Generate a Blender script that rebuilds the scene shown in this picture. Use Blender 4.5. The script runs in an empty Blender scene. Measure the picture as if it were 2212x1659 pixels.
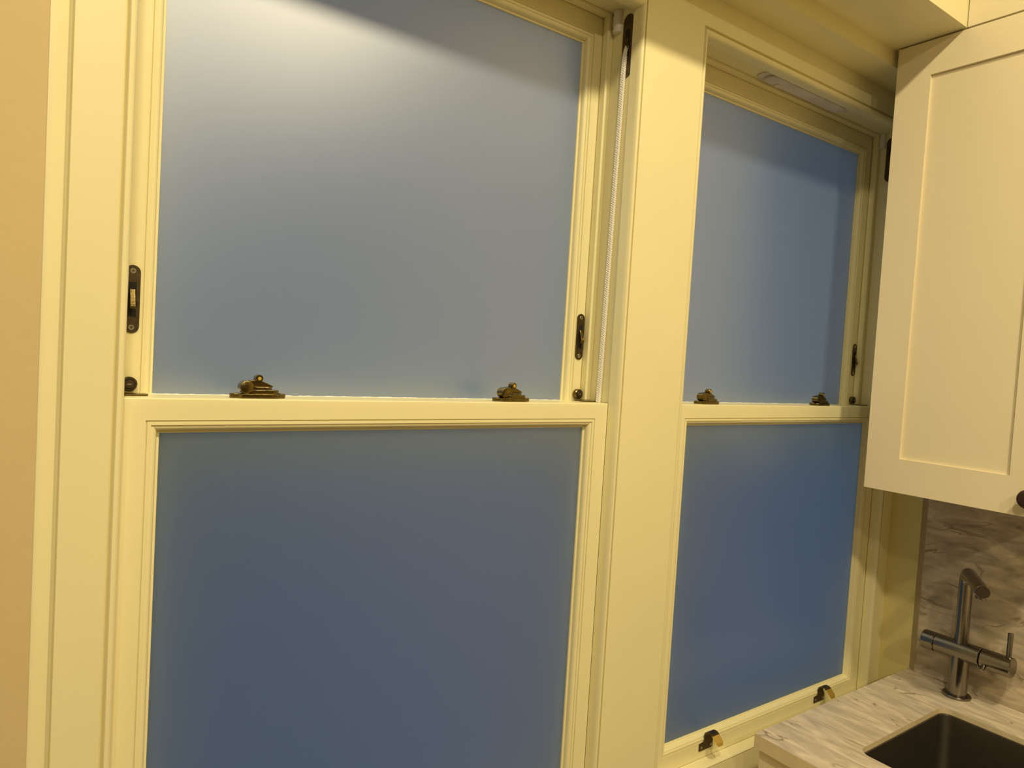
import bpy, bmesh, math, random
from mathutils import Vector, Matrix
random.seed(7)
S = bpy.context.scene
COL = S.collection

# ------------------------------------------------------------------ camera
# metres; X along the window wall, Y into the wall, z = 0 on the lower sashes' top edge
F_PX, YAW, PITCH, ROLL = 1515.4, 35.398, -2.321, 3.420
CAM = Vector((-0.1349, -0.8329, 0.0703))
ya, pi_, ro = (math.radians(v) for v in (YAW, PITCH, ROLL))
fw = Vector((math.sin(ya) * math.cos(pi_), math.cos(ya) * math.cos(pi_), math.sin(pi_)))
r0 = Vector((math.cos(ya), -math.sin(ya), 0)); u0 = r0.cross(fw)
rv = math.cos(ro) * r0 + math.sin(ro) * u0
uv = -math.sin(ro) * r0 + math.cos(ro) * u0
cd = bpy.data.cameras.new('camera'); cam = bpy.data.objects.new('camera', cd); COL.objects.link(cam)
cd.sensor_fit = 'HORIZONTAL'; cd.sensor_width = 36.0; cd.lens = F_PX / 2212 * 36.0
cd.clip_start = 0.01
cam.matrix_world = Matrix(((rv.x, uv.x, -fw.x, CAM.x), (rv.y, uv.y, -fw.y, CAM.y),
                           (rv.z, uv.z, -fw.z, CAM.z), (0, 0, 0, 1)))
S.camera = cam

# ------------------------------------------------------------------ world: even blue dusk outside
w = bpy.data.worlds.new('dusk'); S.world = w; w.use_nodes = True
bg = w.node_tree.nodes['Background']
bg.inputs[0].default_value = (0.145, 0.265, 0.48, 1); bg.inputs[1].default_value = 0.37
S.view_settings.view_transform = 'Standard'; S.view_settings.look = 'None'
S.view_settings.gamma = 1.0; S.view_settings.use_curve_mapping = False
S.view_settings.exposure = 0.0
LIGHT_COL = (1.0, 0.84, 0.54)
# ceiling downlights: x, y, watts; the back pair is unseen, added as fill
LAMPS = [(0.60, -1.16, 24.0), (-0.25, -1.16, 18.0), (-0.20, -2.6, 22.0), (-1.05, -2.6, 17.0)]
CEIL = 1.5; FLOOR = -1.516

# ------------------------------------------------------------------ helpers
def tag(o, label=None, cat=None, group=None, kind=None):
    if label: o['label'] = label
    if cat: o['category'] = cat
    if group: o['group'] = group
    if kind: o['kind'] = kind
    return o
def empty(name, loc=(0, 0, 0)):
    o = bpy.data.objects.new(name, None); COL.objects.link(o); o.location = loc
    o.empty_display_size = 0.02
    return o
def obj(name, bm, mat, parent=None, smooth=False, bevel=0):
    me = bpy.data.meshes.new(name)
    bmesh.ops.recalc_face_normals(bm, faces=bm.faces[:])
    bm.to_mesh(me); bm.free(); me.materials.append(mat)
    o = bpy.data.objects.new(name, me); COL.objects.link(o)
    if parent: o.parent = parent
    if smooth:
        for p in me.polygons: p.use_smooth = True
        try: me.set_sharp_from_angle(angle=math.radians(35))
        except Exception: pass
    if bevel:
        b = o.modifiers.new('bevel', 'BEVEL'); b.width = bevel; b.segments = 2; b.limit_method = 'ANGLE'
    return o
def NB(): return bmesh.new()
def bx(bm, x0, x1, y0, y1, z0, z1):
    v = [bm.verts.new((x, y, z)) for x in (x0, x1) for y in (y0, y1) for z in (z0, z1)]
    for f in ((0, 1, 3, 2), (4, 6, 7, 5), (0, 4, 5, 1), (2, 3, 7, 6), (0, 2, 6, 4), (1, 5, 7, 3)):
        bm.faces.new([v[i] for i in f])
    return bm
def box(*a): return bx(NB(), *a)
def prism(pts, axis, a, b, bm=None):
    """closed 2-D outline swept straight along an axis; pts are the other two coordinates in xyz order"""
    bm = bm or NB()
    def mk(p, t):
        return {'x': (t, p[0], p[1]), 'y': (p[0], t, p[1]), 'z': (p[0], p[1], t)}[axis]
    A = [bm.verts.new(mk(p, a)) for p in pts]; B = [bm.verts.new(mk(p, b)) for p in pts]
    n = len(pts)
    for i in range(n): bm.faces.new((A[i], A[(i + 1) % n], B[(i + 1) % n], B[i]))
    bm.faces.new(A); bm.faces.new(B[::-1])
    return bm
def tube(path, rad, n=20, bm=None, cap=True):
    bm = bm or NB(); path = [Vector(p) for p in path]
    if not isinstance(rad, (list, tuple)): rad = [rad] * len(path)
    rings = []; up = None
    for i, p in enumerate(path):
        d = (path[min(i + 1, len(path) - 1)] - path[max(i - 1, 0)]).normalized()
        if up is None: up = Vector((0, 0, 1)) if abs(d.z) < .9 else Vector((1, 0, 0))
        s = d.cross(up).normalized(); up = s.cross(d).normalized()
        rings.append([bm.verts.new(p + (s * math.cos(2 * math.pi * k / n) + up * math.sin(2 * math.pi * k / n)) * rad[i]) for k in range(n)])
    for a, b in zip(rings, rings[1:]):
        for k in range(n): bm.faces.new((a[k], a[(k + 1) % n], b[(k + 1) % n], b[k]))
    if cap: bm.faces.new(rings[0]); bm.faces.new(rings[-1][::-1])
    return bm
def cyl(p, q, r, n=24, bev=0.0, bm=None):
    p, q = Vector(p), Vector(q); d = (q - p).normalized()
    if bev: return tube([p, p + d * 1e-5, p + d * bev, q - d * bev, q - d * 1e-5, q], [r - bev, r - bev, r, r, r - bev, r - bev], n, bm)
    return tube([p, q], r, n, bm)
def stadium(cx, cz, wd, ht, n=10):
    r = wd / 2; o = []
    for k in range(n + 1): a = math.pi * k / n; o.append((cx + r * math.cos(a), cz + ht / 2 - r + r * math.sin(a)))
    for k in range(n + 1): a = math.pi + math.pi * k / n; o.append((cx + r * math.cos(a), cz - ht / 2 + r + r * math.sin(a)))
    return o
def rrect(x0, x1, y0, y1, r, n=6):
    o = []
    for cx, cy, a0 in ((x1 - r, y1 - r, 0), (x0 + r, y1 - r, 90), (x0 + r, y0 + r, 180), (x1 - r, y0 + r, 270)):
        for k in range(n + 1):
            a = math.radians(a0 + 90 * k / n); o.append((cx + r * math.cos(a), cy + r * math.sin(a)))
    return o
def frame_side(side, O, I, prof):
    """one mitred side of a moulded frame: O/I outer and inner rect (x0,x1,z0,z1); prof = [(t, y)] from outer to inner"""
    bm = NB()
    def corner(R, c): return {'tl': (R[0], R[3]), 'tr': (R[1], R[3]), 'bl': (R[0], R[2]), 'br': (R[1], R[2])}[c]
    ends = {'l': ('bl', 'tl'), 'r': ('br', 'tr'), 't': ('tl', 'tr'), 'b': ('bl', 'br')}[side]
    rows = []
    for c in ends:
        o, i = corner(O, c), corner(I, c)
        rows.append([bm.verts.new((o[0] + (i[0] - o[0]) * t, y, o[1] + (i[1] - o[1]) * t)) for t, y in prof])
    n = len(prof)
    for k in range(n): bm.faces.new((rows[0][k], rows[0][(k + 1) % n], rows[1][(k + 1) % n], rows[1][k]))
    bm.faces.new(rows[0]); bm.faces.new(rows[1][::-1])
    return bm
def copy_tree(o, loc=None, parent=None):
    c = o.copy(); COL.objects.link(c); c.parent = parent
    if loc is not None: c.location = loc
    for ch in o.children: copy_tree(ch, None, c)
    return c

# ------------------------------------------------------------------ materials
def mat(name, col, rough=0.5, metal=0.0, var=0.0, vscale=8.0, bump=0.0, bscale=60.0, spec=0.5, coat=0.0):
    m = bpy.data.materials.new(name); m.use_nodes = True; nt = m.node_tree; b = nt.nodes['Principled BSDF']
    b.inputs['Roughness'].default_value = rough; b.inputs['Metallic'].default_value = metal
    b.inputs['Specular IOR Level'].default_value = spec; b.inputs['Coat Weight'].default_value = coat
    tc = nt.nodes.new('ShaderNodeTexCoord')
    nz = nt.nodes.new('ShaderNodeTexNoise'); nz.inputs['Scale'].default_value = vscale; nz.inputs['Detail'].default_value = 4
    nt.links.new(tc.outputs['Object'], nz.inputs['Vector'])
    rp = nt.nodes.new('ShaderNodeValToRGB')
    lo = tuple(c * (1 - var) for c in col); hi = tuple(min(1, c * (1 + var)) for c in col)
    rp.color_ramp.elements[0].position = .3; rp.color_ramp.elements[0].color = (*lo, 1)
    rp.color_ramp.elements[1].position = .7; rp.color_ramp.elements[1].color = (*hi, 1)
    nt.links.new(nz.outputs['Fac'], rp.inputs['Fac']); nt.links.new(rp.outputs['Color'], b.inputs['Base Color'])
    if bump:
        n2 = nt.nodes.new('ShaderNodeTexNoise'); n2.inputs['Scale'].default_value = bscale; n2.inputs['Detail'].default_value = 3
        nt.links.new(tc.outputs['Object'], n2.inputs['Vector'])
        bp = nt.nodes.new('ShaderNodeBump'); bp.inputs['Strength'].default_value = bump; bp.inputs['Distance'].default_value = .001
        nt.links.new(n2.outputs['Fac'], bp.inputs['Height']); nt.links.new(bp.outputs['Normal'], b.inputs['Normal'])
    return m
M_trim = mat('cream_gloss_paint', (0.87, 0.80, 0.465), 0.34, var=.012, bump=.06, bscale=35)
M_wall = mat('beige_wall_paint', (0.64, 0.50, 0.25), 0.75, var=.015, bump=.25, bscale=90)
M_wallc = mat('cream_wall_paint', (0.72, 0.63, 0.27), 0.7, var=.015, bump=.2, bscale=90)
M_ceil = mat('ceiling_paint', (0.50, 0.45, 0.33), 0.8, var=.01, bump=.15, bscale=80)
M_cab = mat('cabinet_satin_lacquer', (0.86, 0.765, 0.52), 0.42, var=.008)
M_brass = mat('antique_brass', (0.185, 0.14, 0.052), 0.26, 1.0, var=.22, vscale=160, bump=.15, bscale=400)
M_bronze = mat('dark_bronze', (0.115, 0.085, 0.045), 0.42, 0.9, var=.2, vscale=200)
M_gold = mat('polished_brass', (0.95, 0.70, 0.20), 0.48, 1.0, var=.06, vscale=150)
M_screw = mat('nickel_screw', (0.62, 0.57, 0.45), 0.3, 1.0, var=.05, vscale=300)
M_black = mat('dark_recess', (0.008, 0.006, 0.004), 0.8)
M_rope = mat('white_sash_cord', (0.86, 0.83, 0.74), 0.8, var=.05, vscale=400)
M_seal = mat('white_sealant', (0.90, 0.90, 0.88), 0.4)
M_plast = mat('white_plastic', (0.80, 0.76, 0.66), 0.4, var=.01)
M_vent = mat('stained_white_plastic', (0.70, 0.65, 0.57), 0.5, var=.16, vscale=14)
M_steel = mat('brushed_steel', (0.27, 0.25, 0.21), 0.22, 1.0, var=.06, vscale=120)
M_sink = mat('dark_sink_steel', (0.13, 0.115, 0.09), 0.33, 0.85, var=.08, vscale=40)
M_knob = mat('brown_knob', (0.05, 0.025, 0.012), 0.5, 0.3, var=.1)
M_back = mat('back_wall_paint', (0.22, 0.19, 0.15), 0.8, var=.02)
M_floor = mat('oak_floor', (0.13, 0.085, 0.05), 0.5, var=.15, vscale=5)
M_edge = mat('panel_edge', (0.42, 0.33, 0.18), 0.6, var=.05)
M_sub = mat('worktop_edge_laminate', (0.70, 0.585, 0.36), 0.6, var=.06, vscale=30)

def lamp_mat():
    m = bpy.data.materials.new('lamp_lens'); m.use_nodes = True; nt = m.node_tree
    e = nt.nodes.new('ShaderNodeEmission'); e.inputs[0].default_value = (*LIGHT_COL, 1); e.inputs[1].default_value = 6
    nt.links.new(e.outputs[0], nt.nodes['Material Output'].inputs[0]); return m
M_lamp = lamp_mat()

def frosted(name, dw, dcol, tcol, gw):
    m = bpy.data.materials.new(name); m.use_nodes = True; nt = m.node_tree
    nt.nodes.remove(nt.nodes['Principled BSDF'])
    N = nt.nodes.new; L = nt.links.new
    tr = N('ShaderNodeBsdfTranslucent'); tr.inputs[0].default_value = (*tcol, 1)
    df = N('ShaderNodeBsdfDiffuse'); df.inputs[0].default_value = (*dcol, 1)
    gl = N('ShaderNodeBsdfGlossy'); gl.inputs[0].default_value = (0.9, 0.9, 0.9, 1); gl.inputs['Roughness'].default_value = 0.40; gl.distribution = 'BECKMANN'
    tc = N('ShaderNodeTexCoord'); nz = N('ShaderNodeTexNoise'); nz.inputs['Scale'].default_value = 900; nz.inputs['Detail'].default_value = 2
    L(tc.outputs['Object'], nz.inputs['Vector'])
    bp = N('ShaderNodeBump'); bp.inputs['Strength'].default_value = .05; bp.inputs['Distance'].default_value = .0004
    L(nz.outputs['Fac'], bp.inputs['Height'])
    for s in (tr, df, gl): L(bp.outputs['Normal'], s.inputs['Normal'])
    m1 = N('ShaderNodeMixShader'); m1.inputs[0].default_value = dw
    L(tr.outputs[0], m1.inputs[1]); L(df.outputs[0], m1.inputs[2])
    m2 = N('ShaderNodeMixShader'); m2.inputs[0].default_value = gw; L(m1.outputs[0], m2.inputs[1]); L(gl.outputs[0], m2.inputs[2])
    L(m2.outputs[0], nt.nodes['Material Output'].inputs[0])
    return m
M_glass = frosted('etched_glass_lower', .04, (0.45, 0.47, 0.50), (0.82, 0.90, 0.95), .12)
M_glass_up = frosted('etched_glass_upper', .33, (0.40, 0.56, 0.92), (0.90, 0.95, 0.98), .22)  # upper panes: more diffuse, bluer and glossier than the lower ones
def clear_face():                                        # the smooth outer face of the etched glass
    m = bpy.data.materials.new('clear_glass_face'); m.use_nodes = True; nt = m.node_tree
    nt.nodes.remove(nt.nodes['Principled BSDF'])
    t = nt.nodes.new('ShaderNodeBsdfTransparent'); t.inputs[0].default_value = (0.90, 0.94, 0.94, 1)
    nt.links.new(t.outputs[0], nt.nodes['Material Output'].inputs[0]); return m
M_clear = clear_face()

def stone(name, rot, scale, lo, fine, base=(0.72, 0.625, 0.47), vein=(0.24, 0.17, 0.09)):
    m = bpy.data.materials.new(name); m.use_nodes = True; nt = m.node_tree; b = nt.nodes['Principled BSDF']
    N = nt.nodes.new; L = nt.links.new
    tc = N('ShaderNodeTexCoord'); mp = N('ShaderNodeMapping')
    mp.inputs['Rotation'].default_value = rot; mp.inputs['Scale'].default_value = scale
    L(tc.outputs['Object'], mp.inputs['Vector'])
    # soft streaks
    n1 = N('ShaderNodeTexNoise'); n1.inputs['Scale'].default_value = fine; n1.inputs['Detail'].default_value = 8; n1.inputs['Distortion'].default_value = 1.0
    L(mp.outputs[0], n1.inputs['Vector'])
    r1 = N('ShaderNodeValToRGB'); e = r1.color_ramp.elements
    e[0].position = .30; e[0].color = (*[c * lo for c in base], 1); e[1].position = .68; e[1].color = (*[min(1, c * 1.14) for c in base], 1)
    L(n1.outputs['Fac'], r1.inputs['Fac'])
    # thin dark veins where a second noise crosses its middle value
    n2 = N('ShaderNodeTexNoise'); n2.inputs['Scale'].default_value = 2.6; n2.inputs['Detail'].default_value = 6; n2.inputs['Roughness'].default_value = .45; n2.inputs['Distortion'].default_value = 1.6
    L(mp.outputs[0], n2.inputs['Vector'])
    r2 = N('ShaderNodeValToRGB'); r2.color_ramp.elements[0].position = .485; r2.color_ramp.elements[0].color = (0, 0, 0, 1)
    k = r2.color_ramp.elements; k[1].position = .515; k[1].color = (0, 0, 0, 1)
    mid = k.new(.50); mid.color = (1, 1, 1, 1)
    L(n2.outputs['Fac'], r2.inputs['Fac'])
    n3 = N('ShaderNodeTexNoise'); n3.inputs['Scale'].default_value = 5; L(mp.outputs[0], n3.inputs['Vector'])
    r3 = N('ShaderNodeValToRGB'); r3.color_ramp.elements[0].position = .43; r3.color_ramp.elements[1].position = .56
    L(n3.outputs['Fac'], r3.inputs['Fac'])
    mu = N('ShaderNodeMath'); mu.operation = 'MULTIPLY'; L(r2.outputs[0], mu.inputs[0]); L(r3.outputs[0], mu.inputs[1])
    mu2 = N('ShaderNodeMath'); mu2.operation = 'MULTIPLY'; L(mu.outputs[0], mu2.inputs[0]); mu2.inputs[1].default_value = .92
    mx = N('ShaderNodeMix'); mx.data_type = 'RGBA'; L(mu2.outputs[0], mx.inputs['Factor']); L(r1.outputs[0], mx.inputs['A']); mx.inputs['B'].default_value = (*vein, 1)
    L(mx.outputs['Result'], b.inputs['Base Color']); b.inputs['Roughness'].default_value = .33
    return m
M_stone_top = stone('worktop_stone', (0, 0, math.radians(14)), (4.6, 1.1, 1.0), .66, 10)
M_stone_wall = stone('splashback_stone', (math.radians(14), 0, 0), (1, 1.3, 4.6), .52, 8, base=(0.62, 0.52, 0.36))

# ------------------------------------------------------------------ room shell
def struct(name, bm, m, label, cat, parent=None):
    o = obj(name, bm, m, parent)
    if not parent: tag(o, label, cat, kind='structure')
    return o
XW = 1.6033                                             # right-hand wall
struct('floor', box(-1.9, 1.75, -3.6, 0.25, FLOOR - .1, FLOOR), M_floor, 'wooden kitchen floor below the windows', 'floor')
struct('ceiling', box(-1.9, 1.75, -3.6, 0.25, CEIL, CEIL + .1), M_ceil, 'pale painted ceiling above the kitchen', 'ceiling')
struct('wall_right', box(XW, 1.75, -3.6, 0.25, FLOOR, CEIL), M_wallc, 'cream painted side wall behind the tap and splashback', 'wall')
struct('wall_left', box(-1.9, -1.75, -3.6, 0.25, FLOOR, CEIL), M_back, 'taupe painted wall at the far left of the room', 'wall')
struct('wall_back', box(-1.75, XW, -3.6, -3.45, FLOOR, CEIL), M_back, 'taupe painted wall behind the viewer', 'wall')
bm = box(-1.75, -0.1158, 0.004, 0.25, FLOOR, CEIL)       # plaster left of the casing
bx(bm, -0.1160, XW, 0.004, 0.25, FLOOR, -0.83)           # plaster under the windows
bx(bm, -0.1160, XW, 0.0042, 0.25, 0.6930, CEIL)           # plaster over the window heads
struct('wall_front', bm, M_wall, 'beige plaster wall left of the sash window', 'wall')
# bulkhead steps above the windows and over the wall cabinet
struct('trim_1', box(-1.75, XW, -0.0655, 0.004, 0.7107, CEIL), M_trim, 'cream boxed bulkhead directly above both window heads', 'bulkhead')
struct('trim_2', box(-1.75, XW, -0.2005, -0.0655, 0.7425, CEIL), M_trim, 'cream ceiling step in front of the window bulkhead', 'bulkhead')
struct('trim_3', box(1.3215, XW, -3.45, -0.2022, 0.7425, CEIL), M_cab, 'cream fascia panel above the wall cabinet', 'fascia')

# ------------------------------------------------------------------ window casings
def casing(name, bm, label): return tag(obj(name, bm, M_trim, None), label, 'window casing', kind='structure')
ZB, ZH = -0.7015, 0.6574                                 # quirk lines of the staff beads
splay = [(-0.1158, 0.0040), (-0.1150, 0.0030), (-0.1138, 0.0028), (-0.1110, 0.0034), (-0.1080, 0.0044), (-0.1050, 0.0056), (-0.1020, 0.0068), (-0.0990, 0.0078), (-0.0968, 0.0080), (-0.0958, 0.0060), (-0.0955, 0.0006), (-0.0950, 0.0), (-0.0517, 0.0), (-0.0517, 0.15), (-0.1158, 0.15)]
c4 = casing('trim_4', prism(splay, 'z', -1.45, 0.6925), 'cream moulded casing board left of the large window')
for p in c4.data.polygons: p.use_smooth = True
c4.data.set_sharp_from_angle(angle=math.radians(30))
tag(obj('trim_11', box(-0.1158, XW, 0.0018, 0.0042, 0.6926, 0.7106), M_trim), 'cream strip between the window head casings and bulkhead', 'trim', kind='structure')
casing('trim_5', box(0.681, 0.8195, 0.0, 0.15, -1.45, 0.6925), 'wide cream mullion post between the two sash windows')
casing('trim_6', box(1.5625, XW, 0.0, 0.15, -1.45, 0.6925), 'narrow cream casing between right window and side wall')
casing('trim_7', box(-0.0517, 0.681, 0.0, 0.15, ZH, 0.6925), 'cream head casing over the left window')
casing('trim_8', box(0.8195, 1.5625, 0.0, 0.15, ZH, 0.6925), 'cream head casing over the right window')
casing('trim_9', box(-0.0517, 0.681, 0.0, 0.15, -0.83, ZB), 'cream apron casing under the left window')
casing('trim_10', box(0.8195, 1.5625, 0.0, 0.15, -0.83, ZB), 'cream apron casing under the right window, beside the worktop')

# ------------------------------------------------------------------ sash windows
YL, YU, DG, TH = 0.0239, 0.0860, 0.0144, 0.044           # lower/upper sash faces, glass depth, sash thickness
def arc(cx, cy, r, a0, a1, n, sx=1.0):
    return [(cx + sx * r * math.cos(math.radians(a0 + (a1 - a0) * k / n)), cy + r * math.sin(math.radians(a0 + (a1 - a0) * k / n))) for k in range(n + 1)]
def bead_profile(yf):
    w = 0.0156
    raw = [(0, .0), (0.0003, .0022), (0.0014, .0022), (0.0017, .0004), (.0054, .0004), (.0057, .0020), (.0066, .0020)]
    for k in range(1, 8):
        a = math.radians(90 * k / 7); raw.append((.0066 + .0056 * math.sin(a), .0020 + .0075 * (1 - math.cos(a))))
    raw += [(.0124, .0112), (.0152, .0116), (.0156, .0124), (.0156, .0142), (0, .0142)]
    return [(d / w, yf + y) for d, y in raw]
def sash(parent, kind, X0, X1, Z0, Z1, G, yf):
    """G = glass rect; stiles run full height, rails between; four mitred glazing beads and the frosted pane"""
    root = empty(kind); root.parent = parent
    dm = 0.0156
    O = (G[0] - dm, G[1] + dm, G[2] - (dm if kind == 'lower_sash' else 0), G[3] + dm)
    yb = yf + TH
    for a, b, c in ((X0, O[0], G[0]), (O[1], X1, G[1])):
        bm = box(a, b, yf, yb, Z0, Z1 - (.010 if kind == 'lower_sash' else 0))
        lo, hi = (b, c) if c > b else (c, a)
        bx(bm, lo, hi, yf + DG + .0062, yb, G[2], G[3])
        obj('stile', bm, M_trim, root)
    bm = box(O[0], O[1], yf, yb, O[3], Z1 - (.010 if kind == 'lower_sash' else 0)); bx(bm, G[0], G[1], yf + DG + .0062, yb, G[3], O[3])
    if kind == 'lower_sash':                             # the top rail's rounded front edge runs the full width
        e_ = [(yf, Z1 - .010)] + [(yf + .0016 * (1 - math.cos(math.radians(15 * k))), Z1 - .0016 * (1 - math.sin(math.radians(15 * k)))) for k in range(7)] + [(yb, Z1), (yb, Z1 - .010)]
        prism(e_, 'x', X0, X1, bm)
    obj('rail', bm, M_trim, root, smooth=kind == 'lower_sash')
    if kind == 'lower_sash':
        bm = box(O[0] + .0001, O[1] - .0001, yf, yb, Z0, O[2]); bx(bm, G[0], G[1], yf + DG + .0062, yb, O[2], G[2])
    else:
        bm = box(O[0] + .0001, O[1] - .0001, YL + TH + .001, yb, Z0, G[2])
    obj('rail', bm, M_trim, root)
    pr = bead_profile(yf)
    for s in ('l', 'r', 't') + (('b',) if kind == 'lower_sash' else ()):
        obj('glazing_bead', frame_side(s, O, G, pr), M_trim, root, smooth=True)
    e = .004
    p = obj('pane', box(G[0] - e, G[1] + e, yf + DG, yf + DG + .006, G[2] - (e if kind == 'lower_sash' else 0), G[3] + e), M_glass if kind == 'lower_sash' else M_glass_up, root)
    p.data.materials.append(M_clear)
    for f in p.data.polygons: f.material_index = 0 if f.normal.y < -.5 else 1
    p['label'] = 'frosted glass pane'
    if kind == 'upper_sash':                             # ragged white sealant along the foot of the pane
        rs = random.Random(int(X0 * 1000)); path = []; rad = []
        n_ = int((G[1] - G[0]) / .004)
        for i in range(n_ + 1):
            path.append((G[0] + (G[1] - G[0]) * i / n_, yf + DG - .0006, G[2] + .0002)); rad.append(rs.choice((.0004, .0005, .0006, .0010)))
        obj('sealant_bead', tube(path, rad, 6), M_seal, root, smooth=True)
    return root
def staff_profile():
    p = [(0, .0048), (.17, .0048), (.22, .0024), (.31, .0006), (.42, -.0004)]
    for k in range(1, 8):
        a = math.radians(90 * k / 7); p.append((.42 + .58 * math.sin(a), -.0004 + .0085 * (1 - math.cos(a))))
    return p + [(1, YL - .0006), (0, YL - .0006)]
def window(name, label, xj0, xj1, xs0, xs1, gx0, gx1, bo, bi):
    root = empty(name, (0, 0, 0)); tag(root, label, 'sash window', kind='structure')
    # box frame: linings round the channel the sashes run in
    obj('jamb_lining', box(bo[0] + .0005, xj0, YL, .149, -.70, ZH - .001), M_trim, root)
    obj('jamb_lining', box(xj1, bo[1] - .0005, YL, .149, -.70, ZH - .001), M_trim, root)
    obj('head_lining', box(xj0, xj1, YL, .149, .6535, ZH - .001), M_trim, root)
    obj('sill', box(xj0, xj1, YL + .001, .149, ZB + .0005, -.6952), M_trim, root)
    for s in 'lrtb': obj('staff_bead', frame_side(s, bo, bi, staff_profile()), M_trim, root, smooth=True)
    pb0, pb1 = YL + TH + .003, YU - .0015
    obj('parting_bead', box(xj0, xj0 + .012, pb0, pb1, .0015, .6535), M_trim, root, bevel=.0015)
    obj('parting_bead', box(xj1 - .012, xj1, pb0, pb1, .0015, .6535), M_trim, root, bevel=.0015)
    obj('parting_bead', box(xj0 + .0125, xj1 - .0125, pb0, pb1, .6475, .6535), M_trim, root, bevel=.0012)
    for a, b in ((xj0, xs0 + .008), (xs1 - .008, xj1)): obj('added_gap_backing', box(a, b, YU + TH + .002, .149, -.6945, .6530), M_bronze, root)  # strips added behind the sash gaps to block outside light and keep them dark
    obj('added_gap_backing', box(xs0 + .008, xs1 - .008, YU + TH + .002, .149, .640, .6530), M_bronze, root)
    sash(root, 'lower_sash', xs0, xs1, -.6945, 0.0, (gx0, gx1, -.6464, -.0404), YL)
    sash(root, 'upper_sash', xs0, xs1, -.040, .6498, (gx0, gx1, -.0015, .6020), YU)
    return root
W1 = window('window_1', 'large cream sash window nearest the viewer, with two frosted panes', -.046, .6742, -.0416, .6716, 0.0, .630,
            (-.0517, .681, ZB, ZH), (-.0395, .6722, -.6946, .6437))
W2 = window('window_2', 'cream sash window with frosted panes beside the worktop', .835, 1.5545, .8393, 1.5514, .8809, 1.5090,
            (.8195, 1.5625, ZB, ZH), (.8325, 1.5525, -.6946, .6437))

# ------------------------------------------------------------------ ceiling downlights (front row the room's light, back row added as fill)
for i, (x, y, wt) in enumerate(LAMPS):
    t = empty('downlight', (x, y, CEIL))
    tag(t, ['round recessed downlight near the windows, closer to the wall cabinet', 'round recessed downlight near the windows, at the left',
            'added fill light in the back row, nearer the wall cabinet', 'added fill light in the back row, at the left'][i], 'downlight', 'ceiling downlights')
    bm = NB(); n = 40
    R = [[bm.verts.new((r * math.cos(2 * math.pi * k / n), r * math.sin(2 * math.pi * k / n), z)) for k in range(n)] for r, z in ((.066, -.001), (.078, -.001), (.080, -.004), (.066, -.008))]
    for a, b in zip(R, R[1:] + R[:1]):
        for k in range(n): bm.faces.new((a[k], a[(k + 1) % n], b[(k + 1) % n], b[k]))
    obj('bezel', bm, M_plast, t, smooth=True)
    obj('lens', cyl((0, 0, -.001), (0, 0, -.004), .065, 40), M_lamp, t)
    ld = bpy.data.lights.new('lamp_light', 'AREA'); ld.shape = 'DISK'; ld.size = .13; ld.energy = wt; ld.color = LIGHT_COL
    lo = bpy.data.objects.new('lamp_light', ld); COL.objects.link(lo); lo.parent = t; lo.location = (0, 0, -.010)

# ------------------------------------------------------------------ wall cabinet
XC = 1.3215
cab = empty('wall_cabinet', (XC, -0.0754, -0.1595)); tag(cab, 'cream shaker wall cabinet hanging over the sink', 'cabinet')
def rel(root, name, bm, m, **k):
    bm.transform(Matrix.Translation(-root.location)); return obj(name, bm, m, root, **k)
CY0, CY1, CZ0, CZ1 = -0.4010, -0.0754, -0.1595, 0.7390
rel(cab, 'carcass', box(XC + .0205, XW - .001, CY0 + .001, CY1 - .001, CZ0 + .012, CZ1), M_cab)
door = empty('door', (0, 0, 0)); door.parent = cab
bm = NB()
P = (-0.3345, -0.1420, -0.0909, 0.6714)                   # recessed panel y0,y1,z0,z1
for a in ((P[1], CY1, CZ0, CZ1), (CY0, P[0], CZ0, CZ1), (P[0], P[1], P[3], CZ1), (P[0], P[1], CZ0, P[2])):
    bx(bm, XC, XC + .020, a[0], a[1], a[2], a[3])
bmesh.ops.remove_doubles(bm, verts=bm.verts, dist=1e-6)
bm.transform(Matrix.Translation(-cab.location)); obj('door_frame', bm, M_cab, door)
bm = box(XC + .0055, XC + .018, P[0] - .001, P[1] + .001, P[2] - .001, P[3] + .001); bm.transform(Matrix.Translation(-cab.location)); obj('door_panel', bm, M_cab, door)
bm = cyl((XC + .001, -0.3705, -0.1262), (XC - .012, -0.3705, -0.1262), .0085, 24)
tube([(XC - .010, -0.3705, -0.1262), (XC - .0115, -0.3705, -0.1262), (XC - .016, -0.3705, -0.1262), (XC - .022, -0.3705, -0.1262), (XC - .0245, -0.3705, -0.1262)], [.011, .0155, .0172, .0155, .010], 28, bm)
bm.transform(Matrix.Translation(-cab.location)); kn = obj('knob', bm, M_knob, door, smooth=True); kn['label'] = 'dark brown round knob'

# ------------------------------------------------------------------ splashback, worktop, sink, base cabinet
ZC, YC, XF = -0.6066, -0.0709, 1.0094
sp = [(1.6028, -0.0715), (1.5900, -0.0880), (1.5900, -2.4), (1.6028, -2.4)]
sb = empty('splashback', (1.6, YC, ZC)); tag(sb, 'veined brown stone splashback panel behind the tap', 'splashback')
rel(sb, 'panel', prism(sp, 'z', ZC + .0005, CZ0 - .0005), M_stone_wall)
prof = [(1.6031, -0.0700), (1.6031, -0.0714), (1.5898, -0.0885), (1.5898, -0.0868)]
rel(sb, 'edge_trim', prism(prof, 'z', ZC + .0005, CZ0 - .0005), M_edge)

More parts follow.
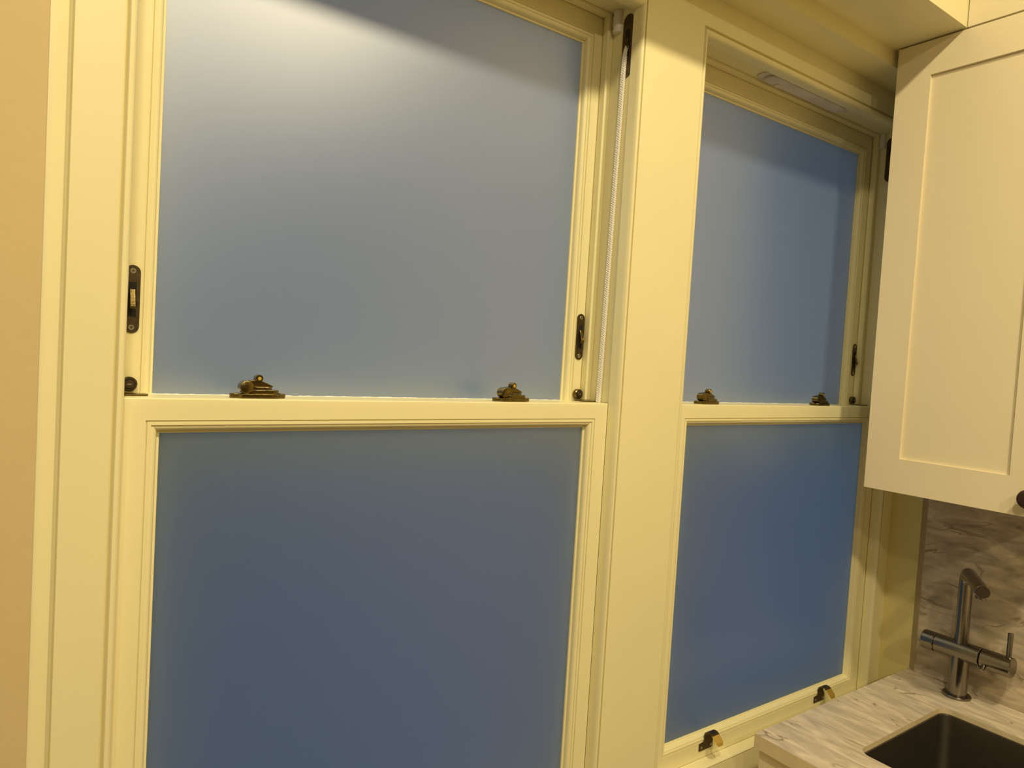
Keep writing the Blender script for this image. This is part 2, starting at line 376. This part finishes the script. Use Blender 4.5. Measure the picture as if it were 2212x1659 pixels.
# worktop with a rounded sink cut-out (built as a ring of quads between outline and hole)
SX0, SX1, SY0, SY1 = 1.128, 1.462, -0.72, -0.2035
def sinkloop(off, r): return rrect(SX0 - off, SX1 + off, SY0 - off, SY1 + off, r, 8)
bm = NB()
hole = sinkloop(0, .022)
ycut = [-2.4, SY0 - .05, SY1 + .05, YC]
T = .026
for a, b in ((ycut[0], ycut[1]), (ycut[2], ycut[3])): bx(bm, XF, XW - .0005, a, b, ZC - T, ZC)
ox0, ox1, oy0, oy1 = XF, XW - .0005, ycut[1], ycut[2]
def outer_pt(p):
    cx, cy = (SX0 + SX1) / 2, (SY0 + SY1) / 2; dx, dy = p[0] - cx, p[1] - cy
    t = min(((ox1 - cx) / dx if dx > 0 else (ox0 - cx) / dx) if abs(dx) > 1e-9 else 9e9, ((oy1 - cy) / dy if dy > 0 else (oy0 - cy) / dy) if abs(dy) > 1e-9 else 9e9)
    return (cx + dx * t, cy + dy * t)
pts = []                                                # hole outline subdivided, plus rays to the outer corners
n = len(hole); cx, cy = (SX0 + SX1) / 2, (SY0 + SY1) / 2
for i in range(n):
    a, b = hole[i], hole[(i + 1) % n]; L = math.hypot(b[0] - a[0], b[1] - a[1]); k = max(1, int(L / .02))
    for j in range(k): pts.append((a[0] + (b[0] - a[0]) * j / k, a[1] + (b[1] - a[1]) * j / k))
outer = [outer_pt(p) for p in pts]
for c in ((ox0, oy0), (ox0, oy1), (ox1, oy0), (ox1, oy1)):
    i = min(range(len(outer)), key=lambda q: (outer[q][0] - c[0]) ** 2 + (outer[q][1] - c[1]) ** 2); outer[i] = c
m_ = len(pts)
vs = {(w_, z): [bm.verts.new((p[0], p[1], z)) for p in (pts if w_ == 'h' else outer)] for w_ in 'ho' for z in (ZC, ZC - T)}
for i in range(m_):
    j = (i + 1) % m_
    bm.faces.new((vs['h', ZC][i], vs['h', ZC][j], vs['o', ZC][j], vs['o', ZC][i]))
    bm.faces.new((vs['h', ZC - T][i], vs['o', ZC - T][i], vs['o', ZC - T][j], vs['h', ZC - T][j]))
    bm.faces.new((vs['h', ZC][i], vs['h', ZC - T][i], vs['h', ZC - T][j], vs['h', ZC][j]))
    bm.faces.new((vs['o', ZC][i], vs['o', ZC][j], vs['o', ZC - T][j], vs['o', ZC - T][i]))
wt = obj('worktop', bm, M_stone_top); wt.data.materials.append(M_sub)
for f in wt.data.polygons: f.material_index = 0 if f.normal.z > .5 else 1
tag(wt, 'pale veined stone worktop with an inset sink, running to the window', 'worktop')

sk = empty('sink', (1.3, -.45, ZC - .2)); tag(sk, 'dark steel undermount sink bowl set into the worktop', 'sink')
bm = NB()
lv = [(-.0006, ZC - .0100, .0216), (-.0030, ZC - .0102, .0205), (-.0038, ZC - .0125, .0205), (-.005, ZC - .15, .024), (-.010, ZC - .170, .040), (-.025, ZC - .182, .045)]
rings = [[bm.verts.new((p[0], p[1], z)) for p in sinkloop(o, r)] for o, z, r in lv]
for a, b in zip(rings, rings[1:]):
    for i in range(len(a)): bm.faces.new((a[i], a[(i + 1) % len(a)], b[(i + 1) % len(a)], b[i]))
bm.faces.new(rings[-1])
o = rel(sk, 'bowl', bm, M_sink, smooth=True)
so = o.modifiers.new('thick', 'SOLIDIFY'); so.thickness = .0012; so.offset = -1
rel(sk, 'drain', cyl((1.30, -.46, ZC - .1815), (1.30, -.46, ZC - .178), .045, 32, .001), M_steel, smooth=True)

bc = empty('base_cabinet', (1.03, -.08, FLOOR)); tag(bc, 'cream base cabinet under the worktop', 'cabinet')
bm = box(1.045, XW - .001, -0.0925, -0.0745, FLOOR + .10, ZC - T - .0005)          # open-topped carcass: ends, back, floor
bx(bm, 1.045, XW - .001, -2.395, -2.377, FLOOR + .10, ZC - T - .0005)
bx(bm, XW - .018, XW - .001, -2.377, -0.0925, FLOOR + .10, ZC - T - .0005)
bx(bm, 1.045, XW - .018, -2.377, -0.0925, FLOOR + .10, FLOOR + .118)
bx(bm, 1.045, XW - .018, -0.800, -0.782, FLOOR + .118, ZC - T - .0005)
rel(bc, 'carcass', bm, M_cab)
rel(bc, 'plinth', box(1.08, XW - .001, -2.395, -0.085, FLOOR + .001, FLOOR + .10), M_cab)
for k in range(4):
    y1 = -0.0745 - k * .58; dr = rel(bc, 'door', box(1.0235, 1.0440, y1 - .577, y1, FLOOR + .105, ZC - T - .006), M_cab)
    kb = tube([(1.0235, y1 - .53, -.70), (1.013, y1 - .53, -.70), (1.008, y1 - .53, -.70), (1.001, y1 - .53, -.70)], [.007, .007, .016, .010], 20)
    kb.transform(Matrix.Translation(-bc.location)); obj('knob', kb, M_knob, dr, smooth=True)

# ------------------------------------------------------------------ tap
TX, TY = 1.5441, -0.1963
tp = empty('kitchen_tap', (TX, TY, ZC)); tag(tp, 'brushed steel kitchen tap with angled spout and side lever', 'tap')
rel(tp, 'base_flange', cyl((TX, TY, ZC + .0003), (TX, TY, ZC + .0055), .0275, 40, .0015), M_steel, smooth=True)
rel(tp, 'column', cyl((TX, TY, ZC + .005), (TX, TY, -.512), .0185, 36), M_steel, smooth=True)
bd = rel(tp, 'valve_body', cyl((TX, -0.1490, -.5065), (TX, -0.2365, -.5065), .0208, 40, .0008), M_steel, smooth=True)
rel(tp, 'filter_handle', cyl((TX, -0.1215, -.5065), (TX, -0.1478, -.5065), .0208, 40, .0018), M_steel, smooth=True)
mh = rel(tp, 'mixer_handle', cyl((TX, -0.2377, -.5065), (TX, -0.2950, -.5065), .0208, 40, .0018), M_steel, smooth=True)
bm = cyl((TX, -.2855, -.490), (TX, -.2855, -.437), .0050, 20, .0008); bm.transform(Matrix.Translation(-tp.location)); obj('lever', bm, M_steel, mh, smooth=True)
bm = cyl((TX - .016, -.2480, -.517), (TX - .026, -.2480, -.524), .0048, 16, .0006); bm.transform(Matrix.Translation(-tp.location)); obj('side_pin', bm, M_steel, mh, smooth=True)
ap = Vector((TX, TY, -.3345)); en = Vector((1.4107, -0.2768, -.3345)); dh = (en - ap).normalized(); rb = .026
path = [(TX, TY, -.492), (TX, TY, -.42), ap - Vector((0, 0, rb))]
for k in range(1, 10):
    a = math.radians(90 * k / 10); path.append(ap - Vector((0, 0, rb)) + dh * rb * (1 - math.cos(a)) + Vector((0, 0, rb * math.sin(a))))
path += [ap + dh * rb, en - dh * .001, en]
rel(tp, 'spout', tube(path, [.0132] * (len(path) - 1) + [.0122], 28), M_steel, smooth=True)
rel(tp, 'aerator', cyl(en - dh * .014 - Vector((0, 0, .012)), en - dh * .014 - Vector((0, 0, .0160)), .0095, 20), M_steel, smooth=True)

# ------------------------------------------------------------------ sash fasteners on the meeting rails
def make_fastener():
    t = empty('sash_fastener')                           # origin: centre of the base plate's underside
    o = []
    for k in range(40):                                  # lobed base plate
        a = 2 * math.pi * k / 40; c, s = math.cos(a), math.sin(a)
        x = .033 * (abs(c) ** .55) * (1 if c > 0 else -1); y = (.0125 * abs(s) ** .6) * (1 if s > 0 else -1)
        if abs(x) > .022: y *= .62
        o.append((x, y))
    obj('base_plate', prism(o, 'z', 0, .0052), M_brass, t, bevel=.0006)
    obj('cam_plate', prism([(x + .008, y) for x, y in rrect(-.021, .0165, -.0095, .0095, .0085)], 'z', .0052, .0098), M_brass, t, bevel=.0005)
    obj('swing_arm', prism([(x + .003, y - .001) for x, y in rrect(-.012, .0125, -.0085, .0075, .006)], 'z', .0105, .0134), M_brass, t, bevel=.0004)
    bm = prism([(-.0125, .0136), (.0165, .0138), (.0163, .0150), (.004, .0205), (-.004, .0225), (-.012, .0208)], 'y', -.0065, .0055)
    obj('lever', bm, M_brass, t, bevel=.0012)
    bm = NB()
    tube([(-.0150, -.0085, .0128), (-.0150, -.0080, .0128), (-.0150, .0060, .0128), (-.0150, .0065, .0128)], [.0070, .0078, .0078, .0070], 28, bm)
    obj('hinge_barrel', bm, M_brass, t, smooth=True)
    kb = obj('lock_barrel', cyl((-.001, -.0088, .0240), (-.001, .0020, .0240), .0046, 22, .0008), M_brass, t, smooth=True)
    obj('keyway', cyl((-.001, -.0092, .0240), (-.001, -.0088, .0240), .0021, 16), M_gold, kb, smooth=True)
    for sx in (-.0275, .0275): obj('screw', cyl((sx, -.001, .0050), (sx, -.001, .0060), .0027, 14), M_screw, t)
    return t
fs = make_fastener()
for i, (x, l) in enumerate(((.109, 'antique brass sash fastener on the left window, nearest the viewer'),
                            (.489, 'antique brass sash fastener on the left window, nearer the mullion post'),
                            (.949, 'antique brass sash fastener on the right window, beside the mullion post'),
                            (1.335, 'antique brass sash fastener on the right window, nearer the wall cabinet'))):
    t = fs if i == 0 else copy_tree(fs)
    t.location = (x, .0455, .0002); tag(t, l, 'sash lock', 'fasteners on the meeting rails')

# ------------------------------------------------------------------ vent stops on the upper sash stiles
def make_vent():
    t = empty('vent_lock')                               # origin: centre of plate on the sash face, front towards -y
    def sp_(name, pts, a, b, m, par=t, bev=0): return obj(name, prism(pts, 'y', a, b), m, par, bevel=bev)
    pl = sp_('face_plate', stadium(0, 0, .0162, .0785), -.0016, 0, M_bronze, bev=.0004)
    sp_('slot', [(-.0042, -.0205), (.0042, -.0205), (.0042, .0195), (-.0042, .0195)], -.0019, -.0015, M_black)
    sp_('slot_cup', [(math.cos(a) * .0058, -.0055 + math.sin(a) * .0058) for a in [2 * math.pi * k / 20 for k in range(20)]], -.0018, -.0015, M_black)
    lv_ = [(-.0018, .0120), (-.0030, .0115), (-.0062, .0040), (-.0098, -.0060), (-.0104, -.0090), (-.0092, -.0112), (-.0060, -.0116), (-.0050, -.0096), (-.0070, -.0070), (-.0045, .0020), (-.0018, .0085)]
    lv = obj('latch', prism(lv_, 'x', -.0028, .0028), M_brass, t, bevel=.0004)
    obj('pin', cyl((0, -.0082, -.0035), (0, -.0098, -.0039), .0013, 12), M_gold, lv)
    for z in (.0325, -.0325):
        s = obj('screw', cyl((0, -.0014, z), (0, -.0022, z), .0031, 18, .0003), M_screw, t, smooth=True)
        c = NB(); bx(c, -.0018, .0018, -.0024, -.0021, z - .0004, z + .0004); bx(c, -.0004, .0004, -.0024, -.0021, z - .0018, z + .0018)
        obj('cross_slot', c, M_bronze, s)
    return t
vl = make_vent()
for i, (x, l) in enumerate(((-.0262, 'bronze vent lock on the left stile of the left window'),
                            (.6540, 'bronze vent lock on the left window beside the sash cord'),
                            (1.5355, 'small bronze vent lock on the right window near the wall cabinet'))):
    t = vl if i == 0 else copy_tree(vl)
    t.location = (x, YU, .1092); tag(t, l, 'vent lock', 'vent locks on the upper sashes')

# ------------------------------------------------------------------ key-operated sash stops and strike plates
def make_stop():
    t = empty('sash_stop')
    obj('barrel', cyl((0, 0, 0), (0, -.0090, 0), .0086, 30, .0012), M_brass, t, smooth=True)
    obj('ring', cyl((0, -.0089, 0), (0, -.0096, 0), .0062, 26), M_black, t, smooth=True)
    c = obj('cylinder', cyl((0, -.0093, 0), (0, -.0103, 0), .0050, 24, .0005), M_bronze, t, smooth=True)
    b = NB(); bx(b, -.0024, .0024, -.0106, -.0102, -.0006, .0006); obj('keyhole', b, M_screw, c)
    return t
st = make_stop()
for i, (x, l) in enumerate(((-.0268, 'round brass sash stop at the left end of the left window rail'),
                            (.6542, 'round brass sash stop at the right end of the left window rail'),
                            (1.5360, 'round dark brass sash stop at the right window near the wall cabinet'))):
    t = st if i == 0 else copy_tree(st)
    t.location = (x, YU, .0112); tag(t, l, 'sash stop', 'sash stops above the meeting rails')
pm = None
for i, (x, l) in enumerate(((-.0240, 'small brass strike plate under the left sash stop of the left window'),
                            (.6555, 'small brass strike plate beside the sash cord'),
                            (1.5375, 'small brass strike plate on the right window rail end'))):
    if pm is None:
        b = NB(); prism(rrect(-.0135, .0135, -.0085, .0085, .003), 'z', 0, .0020, b)
        t = obj('strike_plate', b, M_brass, None, bevel=.0003); pm = t
    else:
        t = pm.copy(); COL.objects.link(t)
    t.location = (x, .0575, .0002); tag(t, l, 'strike plate', 'strike plates on the meeting rails')

# ------------------------------------------------------------------ pulleys, cord and stop blocks on the jambs
def make_pulley():
    t = empty('sash_pulley')                             # origin: plate centre on the jamb, front towards -x
    obj('face_plate', prism(stadium(0, 0, .0235, .104), 'x', -.0016, 0), M_bronze, t, bevel=.0003)
    obj('slot', prism(stadium(0, .0045, .0098, .047), 'x', -.0019, -.0014), M_black, t)
    bm = NB(); n = 30
    R = [[bm.verts.new((x, y, -.001 + z)) for x, y, z in ((r * math.cos(2 * math.pi * k / n) * .16 - .0017, o, r * math.sin(2 * math.pi * k / n)) for k in range(n))] for o, r in ((-.0036, .017), (-.0012, .0135), (.0012, .0135), (.0036, .017))]
    for a, b in zip(R, R[1:]):
        for k in range(n): bm.faces.new((a[k], a[(k + 1) % n], b[(k + 1) % n], b[k]))
    bm.faces.new(R[0]); bm.faces.new(R[-1][::-1])
    obj('wheel', bm, M_bronze, t, smooth=True)
    for z in (.0425, -.0425):
        s = obj('screw', cyl((-.0014, 0, z), (-.0021, 0, z), .0040, 18), M_bronze, t); obj('screw_slot', box(-.0024, -.0019, -.0004, .0004, z - .003, z + .003), M_black, s)
    return t
pu = make_pulley(); pu.location = (.6742, .0347, .5890)
tag(pu, 'bronze sash pulley plate at the top of the left window jamb', 'sash pulley', 'pulleys at the jamb heads')
p2 = copy_tree(pu, (1.5545, .0440, .5890))
tag(p2, 'bronze sash pulley plate half hidden behind the wall cabinet', 'sash pulley', 'pulleys at the jamb heads')

def rope(name, top, bot, r, label):
    """braided cord: eight strands, half wound each way, dipping over and under one another"""
    bm = NB(); top, bot = Vector(top), Vector(bot)
    d = bot - top; L = d.length; dn = d.normalized(); s = dn.cross(Vector((0, 1, 0))).normalized(); u = s.cross(dn)
    pitch = .0152; steps = int(L / pitch * 16)
    for k in range(8):
        sg = 1 if k % 2 else -1; ph = 2 * math.pi * (k // 2) / 4
        path = []
        for i in range(steps + 1):
            z = L * i / steps; a = sg * 2 * math.pi * z / pitch + ph
            rr = r * (.70 + .15 * math.sin(8 * math.pi * z / pitch + (math.pi if sg > 0 else 0)))
            # the top end bends over into the pulley
            q = max(0.0, 1 - z / .045); off = Vector((.0150 * q * q, 0, 0))
            path.append(top + dn * z + off + s * rr * math.cos(a) + u * rr * math.sin(a))
        tube(path, r * .30, 5, bm)
    o = obj(name, bm, M_rope, None, smooth=True); tag(o, label, 'sash cord'); return o
rope('braided_rope', (.6688, .0345, .6065), (.6688, .0447, .0006), .0040, 'white braided sash cord hanging beside the left window')

def block(x, y, label):
    t = empty('jamb_stop_block', (x, y, .6355)); tag(t, label, 'stop block', 'white blocks in the jamb heads')
    pts = [(0, -.0085), (0, .0085)] + [(-.0105 * math.sin(math.radians(a)) ** .7 if 0 < a < 180 else 0, .0085 * math.cos(math.radians(a))) for a in range(20, 180, 20)]
    obj('body', prism(pts, 'z', -.0185, .0175), M_plast, t, bevel=.0008)
    for z in (.011, -.011): obj('screw', cyl((-.0080, .0046, z), (-.0096, .0054, z), .0018, 12), M_bronze, t)
block(.6742, .0590, 'small white stop block above the sash pulley, left window')
block(1.5545, .0660, 'small white stop block at top right of the right window')

# ------------------------------------------------------------------ trickle vent under the right window head
tv = empty('trickle_vent', (1.19, .05, .6535)); tag(tv, 'stained white trickle vent under the right window head', 'trickle vent')
rel(tv, 'backplate', prism(rrect(1.046, 1.345, .0290, .0665, .0185, 10), 'z', .6510, .6533), M_vent)
rel(tv, 'cover', prism(rrect(1.062, 1.330, .0300, .0600, .0145, 10), 'z', .6462, .6510), M_vent, bevel=.0012)
rel(tv, 'slide_catch', box(1.10, 1.112, .046, .058, .6440, .6462), M_vent, bevel=.0006)

# ------------------------------------------------------------------ sash lifts on the right window's bottom rail
def make_lift():
    t = empty('sash_lift')                               # origin: lower left of the plate on the rail face
    pl = [(0, 0), (.040, 0), (.040, .0165), (.0345, .0225), (.0345, .029), (.0145, .029), (.0145, .0195), (.010, .0155), (0, .0145)]
    obj('back_plate', prism(pl, 'y', -.0018, 0), M_bronze, t, bevel=.0003)
    mid = [(-.0009, .0270)]
    for k in range(0, 9):
        a = math.radians(180 - 150 * k / 8); mid.append((-.0115 - .0106 * math.cos(a) , .0290 + .0090 * math.sin(a)))
    mid = [(-.0009, .027)] + [(-.0115 + .0106 * math.cos(math.radians(20 * k)), .0290 + .0090 * math.sin(math.radians(20 * k))) for k in range(0, 8)]
    mid += [(-.0252, .0290), (-.0295, .0245), (-.0325, .0200)]
    bm = NB(); rows = []
    for i, (y, z) in enumerate(mid):
        p, q = mid[max(0, i - 1)], mid[min(len(mid) - 1, i + 1)]; L = math.hypot(q[0] - p[0], q[1] - p[1]); ny, nz = -(q[1] - p[1]) / L * .0009, (q[0] - p[0]) / L * .0009
        x0, x1 = (.0145, .0345) if i < len(mid) - 1 else (.0185, .0305)
        rows.append([bm.verts.new(v) for v in ((x0, y + ny, z + nz), (x1, y + ny, z + nz), (x1, y - ny, z - nz), (x0, y - ny, z - nz))])
    for a, b in zip(rows[:9], rows[1:9]):
        for k in range(4): bm.faces.new((a[k], a[(k + 1) % 4], b[(k + 1) % 4], b[k]))
    bm.faces.new(rows[0]); bm.faces.new(rows[8][::-1])
    tipv = [[tuple(v.co) for v in r] for r in rows[8:]]
    for r in rows[9:]:
        for v in r: bm.verts.remove(v)
    obj('hook', bm, M_bronze, t)
    bm = NB(); rr = [[bm.verts.new(c) for c in r] for r in tipv]
    for a, b in zip(rr, rr[1:]):
        for k in range(4): bm.faces.new((a[k], a[(k + 1) % 4], b[(k + 1) % 4], b[k]))
    bm.faces.new(rr[0]); bm.faces.new(rr[-1][::-1])
    tip = obj('finger_tip', bm, M_gold, t); tip['label'] = 'bright brass tip'  # tip in a brighter brass than the hook
    for x in (.006, .034): obj('screw', cyl((x, -.0016, .0068), (x, -.0026, .0068), .0027, 14), M_screw, t)
    return t
sl = make_lift(); sl.location = (.9715, YL, -.6785)
tag(sl, 'brass hook sash lift on the right window, nearer the mullion post', 'sash lift', 'sash lifts on the bottom rail')
s2 = copy_tree(sl, (1.3670, YL, -.6785))
tag(s2, 'brass hook sash lift on the right window behind the worktop', 'sash lift', 'sash lifts on the bottom rail')
